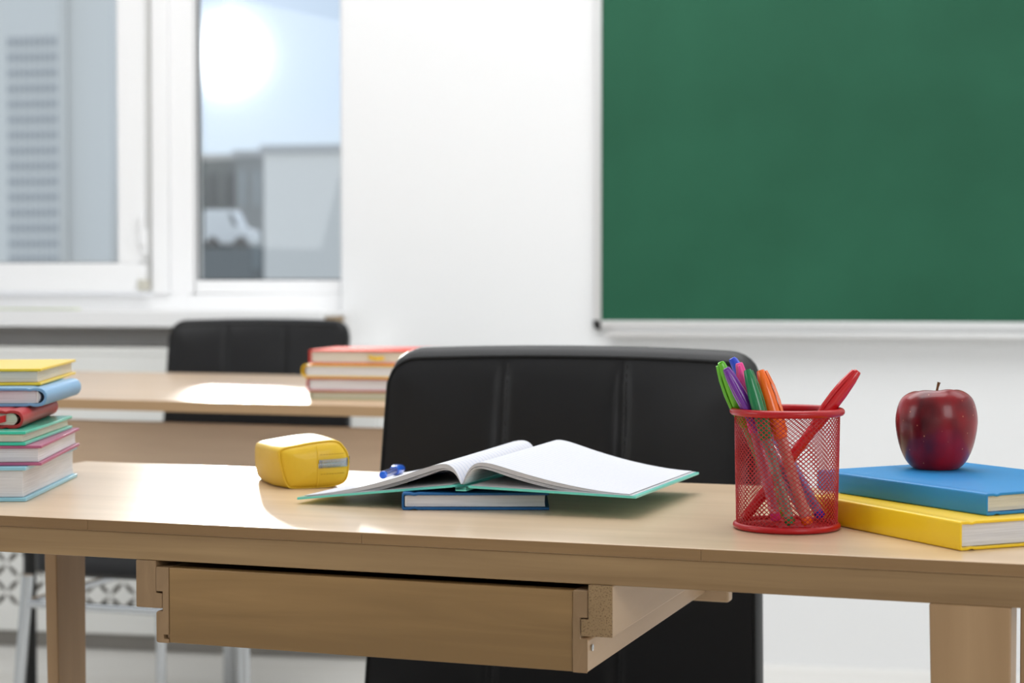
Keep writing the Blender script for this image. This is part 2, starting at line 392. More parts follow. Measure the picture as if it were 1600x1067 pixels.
eg = MB(); eg.box((.5020,-.0008,.6524),(.5133,.0002,.6778)); eg.box((.5020,-.0008,.6778),(.5072,.0002,.6940)); eg.box((.5020,-.0008,.6940),(.5133,.0002,.7138))
eg.build('end_grain', M['wood_rail'], drawer, .0003)
abox('drawer_bottom', M['wood_side'], (.156, .004, .6557), (.505, .384, .6588), drawer)
abox('drawer_front', M['wood_side'], (.126, .386, .6435), (.535, .403, .7175), drawer, .002)
q = MB(); q.lathe([(.0001, .0), (.0019, .0), (.0026, .0008), (.0026, .0014), (.0001, .0018)], 16, Matrix.Translation((.5134, .009, .6700)) @ Matrix.Rotation(R(90), 4, 'Y'))
q.build('screw', M['chrome'], drawer)

# ------------------------------------------------------------------ chair
def chair(name, loc, rz, label, group=None, top=.862):
    c = tag(empty(name, loc, rz), label, 'chair', group)
    ZB, ZTOP = .445, top; HW = .208; TK = .042; rc = .030
    def hw(z): return HW+.012*(ZTOP-z)/.35
    def ztop(x):
        a = abs(x)-(HW-rc)
        base = ZTOP-.004*(x/HW)**2
        return base if a <= 0 else base-rc*(1-math.sqrt(max(0, 1-(a/rc)**2)))*.9
    def curve(x): return -.035*(abs(x)/HW)**2.2*1.0
    def lean(z): return .10*(z-ZTOP)*-1*-1
    def front(u, v):
        s = math.sin(u*math.pi-math.pi/2)*.35+(2*u-1)*.65
        x0 = s*HW; z = ZB+(ztop(x0)-ZB)*v; x = s*hw(z)
        t = 0
        d = min(abs(s+.385), abs(s-.275))
        groove = .0042*math.exp(-(d/.030)**2)+.0026*math.exp(-(d/.007)**2)
        edge = min((1-abs(s))*HW, max(0, ztop(x0)-z), (z-ZB))
        puff = .010*(1-math.exp(-edge/.022))
        wr = .0009*math.sin(z*70+s*9)*math.exp(-(d/.09)**2)
        return (x, lean(z)+curve(x)-puff+groove*min(1, edge/.02)+wr, z)
    q = MB(); q.grid(front, 96, 46)
    q.build('backrest_front', M['leather'], c, recalc=False, ang=80)
    # outline loop of the front face
    loop = []
    n1 = 24
    for k in range(n1+1): loop.append(front(0, k/n1))
    for k in range(1, 64): loop.append(front(k/64, 1))
    for k in range(n1+1): loop.append(front(1, 1-k/n1))
    q = MB(); q.tube(loop, .0022, 6); q.build('piping', M['leather_seam'], c)
    # gusset band + back
    nn = len(loop); rows = []
    for j in range(9):
        t = j/8; bl = math.sin(math.pi*t)**.7
        row = []
        for i, p in enumerate(loop):
            a = loop[max(0, i-1)]; b = loop[min(nn-1, i+1)]
            dx, dz = b[0]-a[0], b[2]-a[2]; L = math.hypot(dx, dz) or 1
            nx_, nz_ = -dz/L, dx/L
            topw = max(0, nz_)
            off = (.0035+.0085*topw)*bl
            row.append((p[0]+nx_*off, p[1]+TK*t, p[2]+nz_*off))
        rows.append(row)
    q = MB(); vs = [p for r_ in rows for p in r_]
    q.add(vs, [(j*nn+i, j*nn+i+1, (j+1)*nn+i+1, (j+1)*nn+i) for j in range(8) for i in range(nn-1)])
    q.build('backrest_side', M['leather'], c, ang=80)
    def back(u, v):
        p = front(u, v); s = 2*u-1
        return (p[0], lean(p[2])+curve(p[0])+TK-.0+.004*(1-s*s), p[2])
    q = MB(); q.grid(back, 30, 12, flip=True); q.build('backrest_back', M['leather'], c, recalc=False, ang=80)
    # stitches beside the seams
    q = MB()
    for sx in (-.385, .275):
        for k in range(44):
            z = ZB+.02+k*.0092; x = sx*hw(z)+.0045; v = (z-ZB)/(ztop(0)-ZB)
            if v > .985: continue
            u = .5+sx*.5
            # solve u for s
            lo, hi = 0, 1
            for _ in range(18):
                mid = (lo+hi)/2; s = math.sin(mid*math.pi-math.pi/2)*.35+(2*mid-1)*.65
                if s*hw(z) < x: lo = mid
                else: hi = mid
            p = Vector(front(lo, v)); q.tube([p+Vector((0,-.0004,-.003)), p+Vector((0,-.0006,0)), p+Vector((0,-.0004,.003))], .0006, 5)
    for k in range(70):
        u = .03+.94*k/70; p = Vector(front(u, 1)); p2 = Vector(front(u+.007, 1)); o_ = Vector((0, .006, .0045))
        q.tube([p+o_, p2+o_], .0006, 5)
    q.build('stitching', M['thread'], c)
    # seat
    def pad(t, w2, d0, d1, z0, z1):
        q = MB(); K = 48
        def prof(k, ins, z):
            a = 2*math.pi*k/K; ca, sa = math.cos(a), math.sin(a); e = .28
            return ((w2-ins)*math.copysign(abs(ca)**e, ca), (d0+d1)/2+((d1-d0)/2-ins)*math.copysign(abs(sa)**e, sa), z)
        lv = [(.02, z0), (.004, z0+.006), (0, (z0+z1)/2), (.004, z1-.008), (.02, z1), (.08, z1+.008), (w2-.01, z1+.010)]
        vs = [prof(k, i, z) for i, z in lv for k in range(K)]; n = len(lv)
        q.add(vs, [(i*K+k, i*K+(k+1) % K, (i+1)*K+(k+1) % K, (i+1)*K+k) for i in range(n-1) for k in range(K)]+[tuple(range(K))[::-1], tuple((n-1)*K+k for k in range(K))])
        return q
    pad(0, .215, -.44, -.03, .40, .465).build('seat', M['leather'], c, ang=50)
    for sx in (-.12, .12):
        q = MB(); q.tube(catmull([(sx, -.20, .388), (sx, -.02, .388), (sx, .045, .41), (sx, .048, .60)], 6), .009, 10); q.build('back_support', M['chrome'], c)
    q = MB(); q.lathe([(.12, .380), (.12, .398)], 24, Matrix.Translation((0, -.235, 0))); q.build('seat_plate', M['black_plastic'], c)
    q = MB(); q.lathe([(.024, .012), (.024, .25), (.016, .252), (.016, .381)], 24, Matrix.Translation((0, -.235, 0))); q.build('column', M['chrome'], c)
    q = MB(); q.lathe([(.20, .0), (.20, .006), (.12, .014), (.03, .022)], 40, Matrix.Translation((0, -.235, 0))); q.build('base', M['chrome'], c)
    return c
chair('office_chair', D(.300, .655, 0), AR, 'large black stitched leather chair behind the birch desk')
def P_(px, py, Y):
    r = ray(px, py); k = Y/r.y; return Vector((r.x*k, Y, ZC+r.z*k))
p = P_(402, 520, 4.10)
chair('office_chair', (p.x, 4.13, 0), R(3), 'black leather chair behind the far table, under the window', top=.851)

# ------------------------------------------------------------------ far table
TX, TY, TR = -1.52, 2.965, R(-8.6)
def T2(x, y, z=.75):
    c, s = math.cos(TR), math.sin(TR); return Vector((TX+x*c-y*s, TY+x*s+y*c, z))
tab = tag(empty('table', (TX, TY, 0), TR), 'oak laminate table with a modesty panel, in front of the window', 'table')
abox('tabletop', M['oak2'], (-.46, .001, .732), (.98, .86, .75), tab, .001)
abox('edge_band', M['oak_edge'], (-.46, -.001, .732), (.98, .0008, .7492), tab)
abox('modesty_panel', M['oak_panel'], (-.40, .16, .55), (.95, .178, .700), tab, .001)
for x in (-.415, .945):
    for y in (.08, .78):
        q = MB(); q.tube([(x, y, .731), (x, y, .0)], .014, 12); q.build('leg', M['black_plastic'], tab)
for x in (-.415, .945): abox('support_bar', M['black_plastic'], (x-.012, .08, .705), (x+.012, .78, .731), tab)

# stool
def gp(px, py, z):
    r = ray(px, py); k = (z-ZC)/r.z; return Vector((r.x*k, r.y*k, z))
sx0, sz0 = -.80, 3.04
st = tag(empty('stool', (sx0*math.cos(W)-sz0*math.sin(W), sx0*math.sin(W)+sz0*math.cos(W), 0), W-R(18)), 'black padded stool with chrome tube legs under the far table', 'stool')
q = MB(); K = 40; sw = .397; sd_ = .453
def sq_(k, ins, z):
    a = 2*math.pi*(k+.5)/K; ca, sa = math.cos(a), math.sin(a)
    return (sw/2+(sw/2+.006-ins)*math.copysign(abs(ca)**.25, ca), sd_/2+(sd_/2+.006-ins)*math.copysign(abs(sa)**.25, sa), z)
lv = [(.012, .4655), (0, .474), (0, .500), (.008, .510), (.03, .516), (.18, .520)]
q.add([sq_(k, i, z) for i, z in lv for k in range(K)], [(i*K+k, i*K+(k+1) % K, (i+1)*K+(k+1) % K, (i+1)*K+k) for i in range(5) for k in range(K)]+[tuple(range(K))[::-1], tuple(5*K+k for k in range(K))])
q.build('seat', M['leather'], st, ang=50)
for x in (.0, sw):
    for y in (.0, sd_):
        if x and y: x = sw+.03
        ox = -.03 if (x == 0 and y == 0) else .0; q = MB(); q.tube([(x+.004*(1 if x == 0 else -1), y, .465), (x+ox*.4, y, .30), (x+ox*1.4, y, 0)], .0095, 12); q.build('leg', M['chrome'], st)
q = MB(); K2 = [(0, 0), (sw, 0), (sw, sd_), (0, sd_)]
q.tube([(*a, .418) for a in K2], .007, 8, closed=True)
q.build('frame_ring', M['chrome'], st)

# ------------------------------------------------------------------ books
def book(label, Wd, H, T, cm, pos, rz, spine='flat', pages='pages_white', group=None, t=.0022, ribbon=None, head=None, ov=.0035, name='book'):
    """local x: spine -> fore edge, y: along the spine, z: up"""
    b = tag(empty(name, pos, rz), label, 'book', group)
    outer = [(Wd, 0), (.014, 0)]; inner = [(Wd, t), (.014, t)]
    outer += [(.0105, .0009), (.007, 0)]; inner += [(.0105, t+.0006), (.007, t)]
    if spine == 'round':
        K = 8
        for k in range(K+1):
            a = math.pi*k/K; bx = -math.sin(a)**.8*min(.006, T*.3)
            outer.append((bx+.003-.003*math.sin(a), T/2-T/2*math.cos(a))); inner.append((bx+.003-.003*math.sin(a)+t*.9, T/2-(T/2-t)*math.cos(a)))
    else:
        for fx, fz in ((.0012, 0), (.0003, .0006), (0, .0018), (0, T/2), (0, T-.0018), (.0003, T-.0006), (.0012, T)):
            outer.append((fx, fz)); inner.append((max(fx, t*.8), min(max(fz, t), T-t)))
    outer += [(.007, T), (.0105, T-.0009), (.014, T), (Wd, T)]; inner += [(.007, T-t), (.0105, T-t-.0006), (.014, T-t), (Wd, T-t)]
    n = len(outer); q = MB()
    vs = [(x, 0, z) for x, z in outer]+[(x, 0, z) for x, z in inner]+[(x, H, z) for x, z in outer]+[(x, H, z) for x, z in inner]
    fs = []
    for i in range(n-1):
        fs += [(i, i+1, n+i+1, n+i), (2*n+i, 3*n+i, 3*n+i+1, 2*n+i+1), (i, 2*n+i, 2*n+i+1, i+1), (n+i, n+i+1, 3*n+i+1, 3*n+i)]
    fs += [(0, n, 3*n, 2*n), (n-1, 3*n-1, 4*n-1, 2*n-1)]
    q.add(vs, fs); q.build('cover', cm, b, .0005, ang=50)
    # page block, fore edge slightly hollow for rounded spines
    q = MB(); K = 10; e = .0004
    def pb(y):
        pts = []
        for k in range(K+1):
            z = t+e+(T-2*t-2*e)*k/K; h = (4*(k/K)*(1-k/K))
            pts.append((Wd-ov-(.0035*h if spine == 'round' else .0004*h), y, z))
        for k in range(K+1):
            z = T-t-e-(T-2*t-2*e)*k/K; h = 4*(k/K)*(1-k/K); pts.append((t*1.2+.001-(.003*h if spine == 'round' else 0), y, z))
        return pts
    a = pb(ov); c = pb(H-ov); m_ = len(a)
    q.add(a+c, [tuple(range(m_)), tuple(range(m_, 2*m_))[::-1]]+[(i, (i+1) % m_, m_+(i+1) % m_, m_+i) for i in range(m_)])
    q.build('page_block', M[pages], b, ang=40)
    if head:
        for yy in (ov-.0012, H-ov+.0002): abox('headband', head, (t+.0002, yy, t+.0006), (t+.0022, yy+.001, T-t-.0006), b, .0003)
    if ribbon:
        rm, side_, xx = ribbon
        yb = H if side_ > 0 else 0; s_ = 1 if side_ > 0 else -1
        P = catmull([(xx, yb-s_*.012, T*.55), (xx-.001, yb+s_*.001, T*.56), (xx+.004, yb+s_*.006, T*.50), (xx+.012, yb+s_*.004, T*.42), (xx+.026, yb+s_*.003, T*.46)], 5)
        q = MB()
        for i in range(len(P)-1):
            a_, b_ = Vector(P[i]), Vector(P[i+1]); wv = Vector((0, 0, .0030))
            th = Vector((.0, .0003, 0))
            vs = [a_-wv-th, a_+wv-th, b_+wv-th, b_-wv-th, a_-wv+th, a_+wv+th, b_+wv+th, b_-wv+th]
            q.add(vs, [(0,1,2,3), (7,6,5,4), (0,3,7,4), (1,5,6,2), (0,4,5,1), (3,2,6,7)])
        q.build('ribbon', rm, b)
    return b
C = {k: cloth('cover_'+k, srgb(*v), r_, ct) for k, v, r_, ct in (
    ('light_blue', (150, 208, 228), .35, .3), ('mauve', (178, 92, 128), .4, .2), ('mint', (50, 196, 164), .3, .5), ('red', (176, 38, 38), .45, .1), ('soft_blue', (118, 168, 208), .4, .2),
    ('yellow', (244, 208, 52), .4, .2), ('sky_blue', (34, 136, 200), .45, .1), ('bright_yellow', (250, 208, 22), .35, .3), ('navy', (22, 92, 150), .6, 0), ('coral', (226, 70, 56), .8, 0),
    ('gold', (246, 196, 14), .4, .2), ('crimson', (196, 44, 52), .4, .2), ('sage', (176, 180, 140), .5, 0), ('teal', (110, 216, 200), .35, .3))}
def near_book(cx, cy, z, deg, **k):
    """c = corner nearest the camera in desk coordinates, deg = direction of the right-hand face"""
    H = k['H']; Wd = k['Wd']; a = R(deg)
    if k.pop('spine_right', False):
        ox, oy = cx+H*math.cos(a), cy+H*math.sin(a); rz = AR+a+R(90)
    else:
        ox, oy = cx-Wd*math.cos(a-R(90)), cy-Wd*math.sin(a-R(90)); rz = AR+a-R(90)
    return book(pos=D(ox, oy, z), rz=rz, group='books stacked at the left end of the desk', **k)
G = .0002; z = .7502
hb = mat('white_headband', (.8, .8, .78), .7)
for (cx, cy, deg, Wd, H, T, key, pg, sr, sp, lab, extra) in (
    (-.0335, .0880, 110.4, .150, .214, .0310, 'light_blue', 'pages_white', False, 'flat', 'thick light blue hardcover, lowest in the left stack on the desk', {}),
    (-.0254, .1004, 113.0, .140, .205, .0180, 'mauve', 'pages_white', False, 'flat', 'mauve hardcover with white pages, second from bottom in left stack', {}),
    (-.0370, .0930, 110.8, .145, .200, .0125, 'mint', 'pages_cream', False, 'flat', 'shiny mint green hardcover, third from bottom in left stack', {}),
    (-.0606, .1164, 113.3, .120, .185, .0165, 'red', 'pages_cream', True, 'round', 'small red book with ribbon and rounded spine in left stack', {'ribbon': 1}),
    (-.0681, .1652, 112.1, .140, .178, .0175, 'soft_blue', 'pages_white', True, 'round', 'soft blue book with rounded spine under the yellow book, left stack', {'head': 1}),
    (-.0908, .1994, 114.0, .145, .222, .0160, 'yellow', 'pages_cream', False, 'flat', 'yellow hardcover on top of the left stack', {})):
    kw = {}
    if extra.get('ribbon'): kw['ribbon'] = (mat('red_ribbon', srgb(200, 20, 24), .4), 1, .012)
    if extra.get('head'): kw['head'] = hb
    near_book(cx, cy, z, deg, Wd=Wd, H=H, T=T, cm=C[key], pages=pg, spine_right=sr, spine=sp, label=lab, t=.0034 if key == 'light_blue' else .0027, **kw)
    z += T+G
# right pair
book('thick yellow hardcover lying under the blue book beside the pen cup', .165, .190, .0212, C['bright_yellow'], D(.7800, .0475, .7502), AR+R(44), 'flat', 'pages_white', 'books under the apple')
book('bright blue hardcover lying directly under the red apple', .155, .200, .0165, C['sky_blue'], D(.7950, .0870, .7716), AR+R(48), 'flat', 'pages_cream', 'books under the apple', head=hb)
# small book under the notebook; spine at the left, tail towards us
book('small dark blue hardcover lying under the open notebook', .126, .17, .0148, C['navy'], D(.3050, .1405, .7502), AR+R(19.2), 'flat', 'pages_white', head=hb)
# far stack
z = .7502
for (px, Wd, H, T, key, pg, dr_, sp, lab, rb) in (
    (477, .200, .15, .0125, 'sage', 'pages_cream', 0, 'flat', 'thin sage green book, lowest in the stack on the far table', None),
    (474, .205, .155, .0230, 'crimson', 'pages_white', 1, 'flat', 'crimson hardcover with white pages, second from bottom on far table', None),
    (471, .205, .15, .0225, 'gold', 'pages_white', 0, 'round', 'golden yellow book with rounded spine, second from top on far table', None),
    (478, .210, .16, .0240, 'coral', 'pages_cream', 2, 'flat', 'coral red hardcover with yellow ribbon, top of far table stack', 1)):
    p = gp(px, 624, .75)
    kw = {'ribbon': (mat('yellow_ribbon', srgb(246, 200, 20), .5), -1, .105)} if rb else {}
    book(lab, Wd, H, T, C[key], (p.x+.002, p.y+.012, z), TR+R(6+dr_), sp, pg, 'books stacked on the far table', **kw)
    z += T+G

# ------------------------------------------------------------------ open notebook
NB = tag(empty('notebook', D(.3549, .151, 0), AR+R(-1)), 'open lined notebook with teal cover lying across the dark blue book', 'notebook')
NH = .207; NW = .155
zs, zl, zr = .7699, .7535, .7668        # underside heights: spine, left edge, right edge
q = MB()
def board(x0, z0, x1, z1, t=.0022):
    q = MB(); n = 6
    q.add([(x0, 0, z0), (x1, 0, z1), (x1, NH, z1), (x0, NH, z0), (x0, 0, z0+t), (x1, 0, z1+t), (x1, NH, z1+t), (x0, NH, z0+t)],
          [(0,3,2,1),(4,5,6,7),(0,1,5,4),(1,2,6,5),(2,3,7,6),(3,0,4,7)]); return q
cv = MB()
for a_ in ((-NW, zl, -.0075, zs), (.0075, zs, NW, zr)):
    b_ = board(*a_); cv.add(b_.v, b_.f)
# spine channel
prof = [(-.0075, zs+.0022), (-.0055, zs+.0018), (-.0050, zs-.0020+.0008), (.0050, zs-.0020+.0008), (.0055, zs+.0018), (.0075, zs+.0022)]
prof2 = [(x, z_-.0016) for x, z_ in prof]
prof = prof+prof2[::-1]; cv.prism([(x, z_) for x, z_ in prof], 0, -NH, XZ)
cv.build('cover', C['teal'], NB, .0004, ang=45)
M['endpaper'] = mat('grey_endpaper', (.55, .56, .58), .8)
ep = MB()
for a_ in ((-NW+.003, zl+.0023, -.009, zs+.0023), (.009, zs+.0023, NW-.003, zr+.0023)):
    b_ = board(*a_, t=.0002); ep.add(b_.v, b_.f)
ep.build('endpaper', M['endpaper'], NB)
def lined():
    m = bpy.data.materials.new('lined_paper'); m.use_nodes = True; t = m.node_tree; p = t.nodes['Principled BSDF']
    c = t.nodes.new('ShaderNodeTexCoord'); s = t.nodes.new('ShaderNodeSeparateXYZ'); t.links.new(c.outputs['Object'], s.inputs[0])
    a = t.nodes.new('ShaderNodeMath'); a.operation = 'DIVIDE'; t.links.new(s.outputs['Y'], a.inputs[0]); a.inputs[1].default_value = .0080
    f = t.nodes.new('ShaderNodeMath'); f.operation = 'FRACT'; t.links.new(a.outputs[0], f.inputs[0])
    l = t.nodes.new('ShaderNodeMath'); l.operation = 'LESS_THAN'; t.links.new(f.outputs[0], l.inputs[0]); l.inputs[1].default_value = .10
    mx = t.nodes.new('ShaderNodeMix'); mx.data_type = 'RGBA'; t.links.new(l.outputs[0], mx.inputs[0])
    mx.inputs[6].default_value = (.70, .705, .75, 1); mx.inputs[7].default_value = (.42, .47, .62, 1)
    t.links.new(mx.outputs[2], p.inputs['Base Color']); p.inputs['Roughness'].default_value = .75; return m
M['lined'] = lined()
M['sheet_edge'] = page_mat('notebook_sheet_edges', (.60, .60, .62), sc=4000)
PW = .148; PH = .202
def surf(side, x, yy, lift):
    """height of a page layer over the table: x in 0..PW outwards from the gutter, yy 0..1 front to back"""
    base = (zs+.0024)+((zl if side < 0 else zr)-zs)*(x/NW)
    u = x/PW
    hump = (.0205+.0035*yy)*(1 if side > 0 else .97)
    rise = 1-math.exp(-u/.055); fall = (1-u)**(1.75 if side > 0 else 1.9-.4*yy)
    return base+lift*(.35+.65*rise)*(.55+.45*(1-u)) + hump*rise*fall*1.32
for side in (-1, 1):
    # thick bundle
    q = MB(); n = 40; mrows = 10
    tb = .0042 if side > 0 else .0050
    top = []; 
    for j in range(mrows+1):
        for i in range(n+1):
            x = PW*(i/n)**1.5; top.append((side*(.0008+x), .0025+PH*j/mrows, surf(side, x, j/mrows, 0)+.0008))
    nb_ = len(top)
    def botz(x, yy): 
        u = x/PW; return surf(side, x, yy, 0)+.0008-tb*(.25+.75*(1-math.exp(-u/.10)))*(1-.72*u**2)
    bot = []
    for j in range(mrows+1):
        for i in range(n+1):
            x = PW*(i/n)**1.5; bz = botz(x, j/mrows)
            base = (zs+.0026)+((zl if side < 0 else zr)-zs)*(x/NW)
            bot.append((side*(.0008+x), .0025+PH*j/mrows, max(bz, base)))
    q.add(top, [(j*(n+1)+i, j*(n+1)+i+1, (j+1)*(n+1)+i+1, (j+1)*(n+1)+i) for j in range(mrows) for i in range(n)])
    q.build('page', M['lined'], NB, recalc=False, ang=80, label='lined white top page')
    q = MB(); sk = [(a[0], a[1], a[2]-.00015) for a in top]
    vs = sk+bot; w1 = n+1; fs = []
    for i in range(n): fs += [(i, i+1, nb_+i+1, nb_+i), (mrows*w1+i, nb_+mrows*w1+i, nb_+mrows*w1+i+1, mrows*w1+i+1)]
    for j in range(mrows): fs += [(j*w1+n, (j+1)*w1+n, nb_+(j+1)*w1+n, nb_+j*w1+n), (j*w1, nb_+j*w1, nb_+(j+1)*w1, (j+1)*w1)]
    for j in range(mrows):
        for i in range(n): fs.append((nb_+j*w1+i, nb_+(j+1)*w1+i, nb_+(j+1)*w1+i+1, nb_+j*w1+i+1))
    q.add(vs, fs); q.build('page_block', M['sheet_edge'], NB, ang=50)
    # loose sheets under the bundle
    for s_ in range(3):
        q = MB(); dz = .0009*(s_+1)
        def sh(u, v, d=dz, side=side):
            x = PW*u**1.5*.97; b0 = (zs+.0026)+((zl if side < 0 else zr)-zs)*(x/NW)
            return (side*(.0008+x), .0030+(PH-.001)*v, max(b0, botz(x, v)-d*(math.sin(math.pi*min(1, u**1.5*1.15))**.5 if u**1.5*1.15 < 1 else 0)))
        q.grid(sh, 30, 6); o_ = q.build('loose_sheet', M['pages_white'], NB, ang=80, recalc=False)
        so_ = o_.modifiers.new('thick', 'SOLIDIFY'); so_.thickness = .0003; so_.offset = -1

# ------------------------------------------------------------------ pens
def clearplastic(name, c, a=.35, rough=.12):
    m = bpy.data.materials.new(name); m.use_nodes = True; t = m.node_tree; p = t.nodes['Principled BSDF']
    p.inputs['Base Color'].default_value = (*c, 1); p.inputs['Roughness'].default_value = rough; p.inputs['Coat Weight'].default_value = .6
    tr = t.nodes.new('ShaderNodeBsdfTransparent'); tr.inputs[0].default_value = (*[.5+.5*x for x in c], 1)
    mx = t.nodes.new('ShaderNodeMixShader'); mx.inputs[0].default_value = a
    t.links.new(tr.outputs[0], mx.inputs[1]); t.links.new(p.outputs[0], mx.inputs[2]); t.links.new(mx.outputs[0], t.nodes['Material Output'].inputs[0])
    return m
PCOL = {'lime': (104, 196, 40), 'purple': (112, 40, 150), 'blue': (40, 72, 210), 'pink': (244, 62, 152), 'green': (12, 124, 70), 'orange': (250, 112, 20), 'red': (206, 22, 30), 'cobalt': (24, 96, 208)}
def pen(label, key, p0, p1, clip, body='clear', group='pens in the red mesh cup', L=.148, rad=.0046, caplen=.056):
    """p0 = writing/plug end at the bottom, p1 = cap end"""
    p0 = Vector(p0); p1 = Vector(p1); d = (p1-p0).normalized()
    o = bpy.data.objects.new('pen', None); COL.objects.link(o); o.empty_display_size = .02
    cx = Vector((clip[0]*math.cos(W)-clip[1]*math.sin(W), clip[0]*math.sin(W)+clip[1]*math.cos(W), clip[2] if len(clip) > 2 else 0))
    cx = (cx-d*cx.dot(d)).normalized(); cy = d.cross(cx)
    o.matrix_world = Matrix(((cx.x, cy.x, d.x, p0.x), (cx.y, cy.y, d.y, p0.y), (cx.z, cy.z, d.z, p0.z), (0, 0, 0, 1)))
    tag(o, label, 'pen', group)
    c = srgb(*PCOL[key]); L = (p1-p0).length
    capm = mat('pen_cap_'+key, c, .25, coat=.4); 
    q = MB(); r = rad*.82
    if body == 'clear':
        q.lathe([(r*.8, .006), (r, .007), (r, L-caplen+.004), (r*.96, L-caplen+.006)], 20); q.build('barrel', clearplastic('tinted_barrel_'+key, tuple(.55*x+.35 for x in c), .45), o)
        q = MB(); q.lathe([(r*.36, .010), (r*.36, L-caplen)], 10); q.build('ink_refill', mat('ink_'+key, tuple(x*.6 for x in c), .4), o)
    else:
        q.lathe([(r*.8, .006), (r, .007), (r, L-caplen+.004), (r*.96, L-caplen+.006)], 20); q.build('barrel', capm, o)
    q = MB(); q.lathe([(r*.5, 0), (r*.85, .0006), (r*1.0, .002), (r*1.0, .0062), (r*.8, .0064)], 20); q.build('end_plug', capm, o)
    q = MB(); z0 = L-caplen
    q.lathe([(rad*.92, z0), (rad, z0+.001), (rad*1.06, z0+.020), (rad*1.04, z0+.034), (rad*.86, z0+.047), (rad*.62, L-.0012), (rad*.5, L), (rad*.34, L-.0004), (rad*.30, L-.004)], 22)
    q.build('cap', capm, o)
    q = MB(); w0 = .0024
    pr = [(z0+.004, rad*1.22, .0012), (z0+.010, rad*1.22, .0016), (z0+.018, rad*1.45, .0020), (z0+.030, rad*1.52, .0022), (z0+.042, rad*1.38, .0022), (z0+.050, rad*1.12, .0022), (L-.0015, rad*.95, .0016)]
    vs = []
    for z_, x_, t_ in pr:
        w_ = w0*(.75 if z_ > L-.01 else 1)
        vs += [(x_-t_, -w_, z_), (x_, -w_*.6, z_), (x_, w_*.6, z_), (x_-t_, w_, z_)]
    n = len(pr); q.add(vs, [(i*4+k, i*4+(k+1) % 4, (i+1)*4+(k+1) % 4, (i+1)*4+k) for i in range(n-1) for k in range(4)]+[(3,2,1,0), tuple((n-1)*4+k for k in range(4))])
    q.build('clip', capm, o, .0004)
    return o

# pen cup: rim, base, wire mesh
CUP = D(.6375, .1325, .7502)
cup = tag(empty('pen_cup', CUP, W), 'red wire mesh pen cup filled with coloured pens', 'pen cup')
redm = mat('red_enamel', srgb(180, 8, 20), .34, coat=.1)
HCUP = .0925
def torus(R0, r, z, seg=64, s2=12, fz=1.0):
    q = MB(); q.tube([(R0*math.cos(2*math.pi*k/seg), R0*math.sin(2*math.pi*k/seg), z) for k in range(seg)], r, s2, closed=True); return q
torus(.0422, .0030, HCUP).build('rim', redm, cup)
q = torus(.0398, .0026, .0027); q.build('base_ring', redm, cup)
NHEL = 58; q = MB(); RR = .0396; h0, h1 = .004, HCUP-.001
def rad_at(z_): return RR+.0016*(z_-h0)/(h1-h0)
rise = 100; 
for dirn in (-1, 1):
    for k in range(NHEL):
        a0 = 2*math.pi*k/NHEL; pts = []
        for i in range(22):
            t = i/21; z_ = h0+(h1-h0)*t; a = a0+dirn*t*R(150); rr = rad_at(z_); pts.append((rr*math.cos(a), rr*math.sin(a), z_))
        q.tube(pts, .00032, 5, cap=False)
q.build('mesh_wall', redm, cup, recalc=False)
q = MB()
for k in range(-14, 15):
    x = k*.0026; y = math.sqrt(max(0, .0385**2-x*x)); q.tube([(x, -y, .0016), (x, y, .0016)], .0004, 4, cap=False); q.tube([(-y, x, .0020), (y, x, .0020)], .0004, 4, cap=False)
q.build('mesh_floor', redm, cup, recalc=False)
cW, sW = math.cos(W), math.sin(W)
def cupP(r_, f_, z_): return CUP+Vector((r_*cW-f_*sW, r_*sW+f_*cW, z_-.7502))
PENDATA = [
 ('lime green pen leaning furthest left in the mesh cup', 'lime', (.0003, .0218), (-.0530, -.004, .8815), (-1, -.1)),
 ('purple pen leaning left in front of the lime pen', 'purple', (.0153, -.0146), (-.0500, -.0138, .8775), (-.35, -1)),
 ('blue pen behind the purple and pink pens in the mesh cup', 'blue', (.0300, .0145), (-.0420, .0149, .8840), (1, 1)),
 ('pink pen between the blue pen and dark green pen', 'pink', (-.0089, -.0064), (-.0385, -.0025, .8810), (-.2, -1)),
 ('dark green pen left of the orange pen in the mesh cup', 'green', (-.0016, -.0329), (-.0340, -.0191, .8765), (.8, .5)),
 ('orange pen leaning slightly left, rightmost of the left bunch', 'orange', (.0120, -.0309), (-.0225, -.0089, .8755), (1, -.2)),
 ('red pen leaning far right across the mesh cup', 'red', (-.0331, .0061), (.0560, .0009, .8745), (-1, -.3)),
]
for lab, key, b_, t_, az in PENDATA:
    pen(lab, key, cupP(*b_, .7565), cupP(*t_), az, body='solid' if key == 'red' else 'clear', rad=.0050 if key != 'orange' else .0054)

# blue pen on the notebook's left page
NBA = AR+R(-1); NBO = D(.3549, .151, 0)
def nb_local(v):
    dx, dy = v.x-NBO.x, v.y-NBO.y; return dx*math.cos(NBA)+dy*math.sin(NBA), -dx*math.sin(NBA)+dy*math.cos(NBA)
pa = gp(598, 741, .7715); dv = Vector((.0100*cW-.132*sW, .0100*sW+.132*cW, 0))
ends = []
for v in (pa, pa+dv):
    lx, ly = nb_local(v); ends.append(Vector((v.x, v.y, surf(-1, max(.001, -lx), ly/PH, 0)+.0008+.0050)))
pen('blue see-through pen lying on the left page of the notebook', 'cobalt', ends[0], ends[1], (-.8, 0, .5), group=None, rad=.0044)

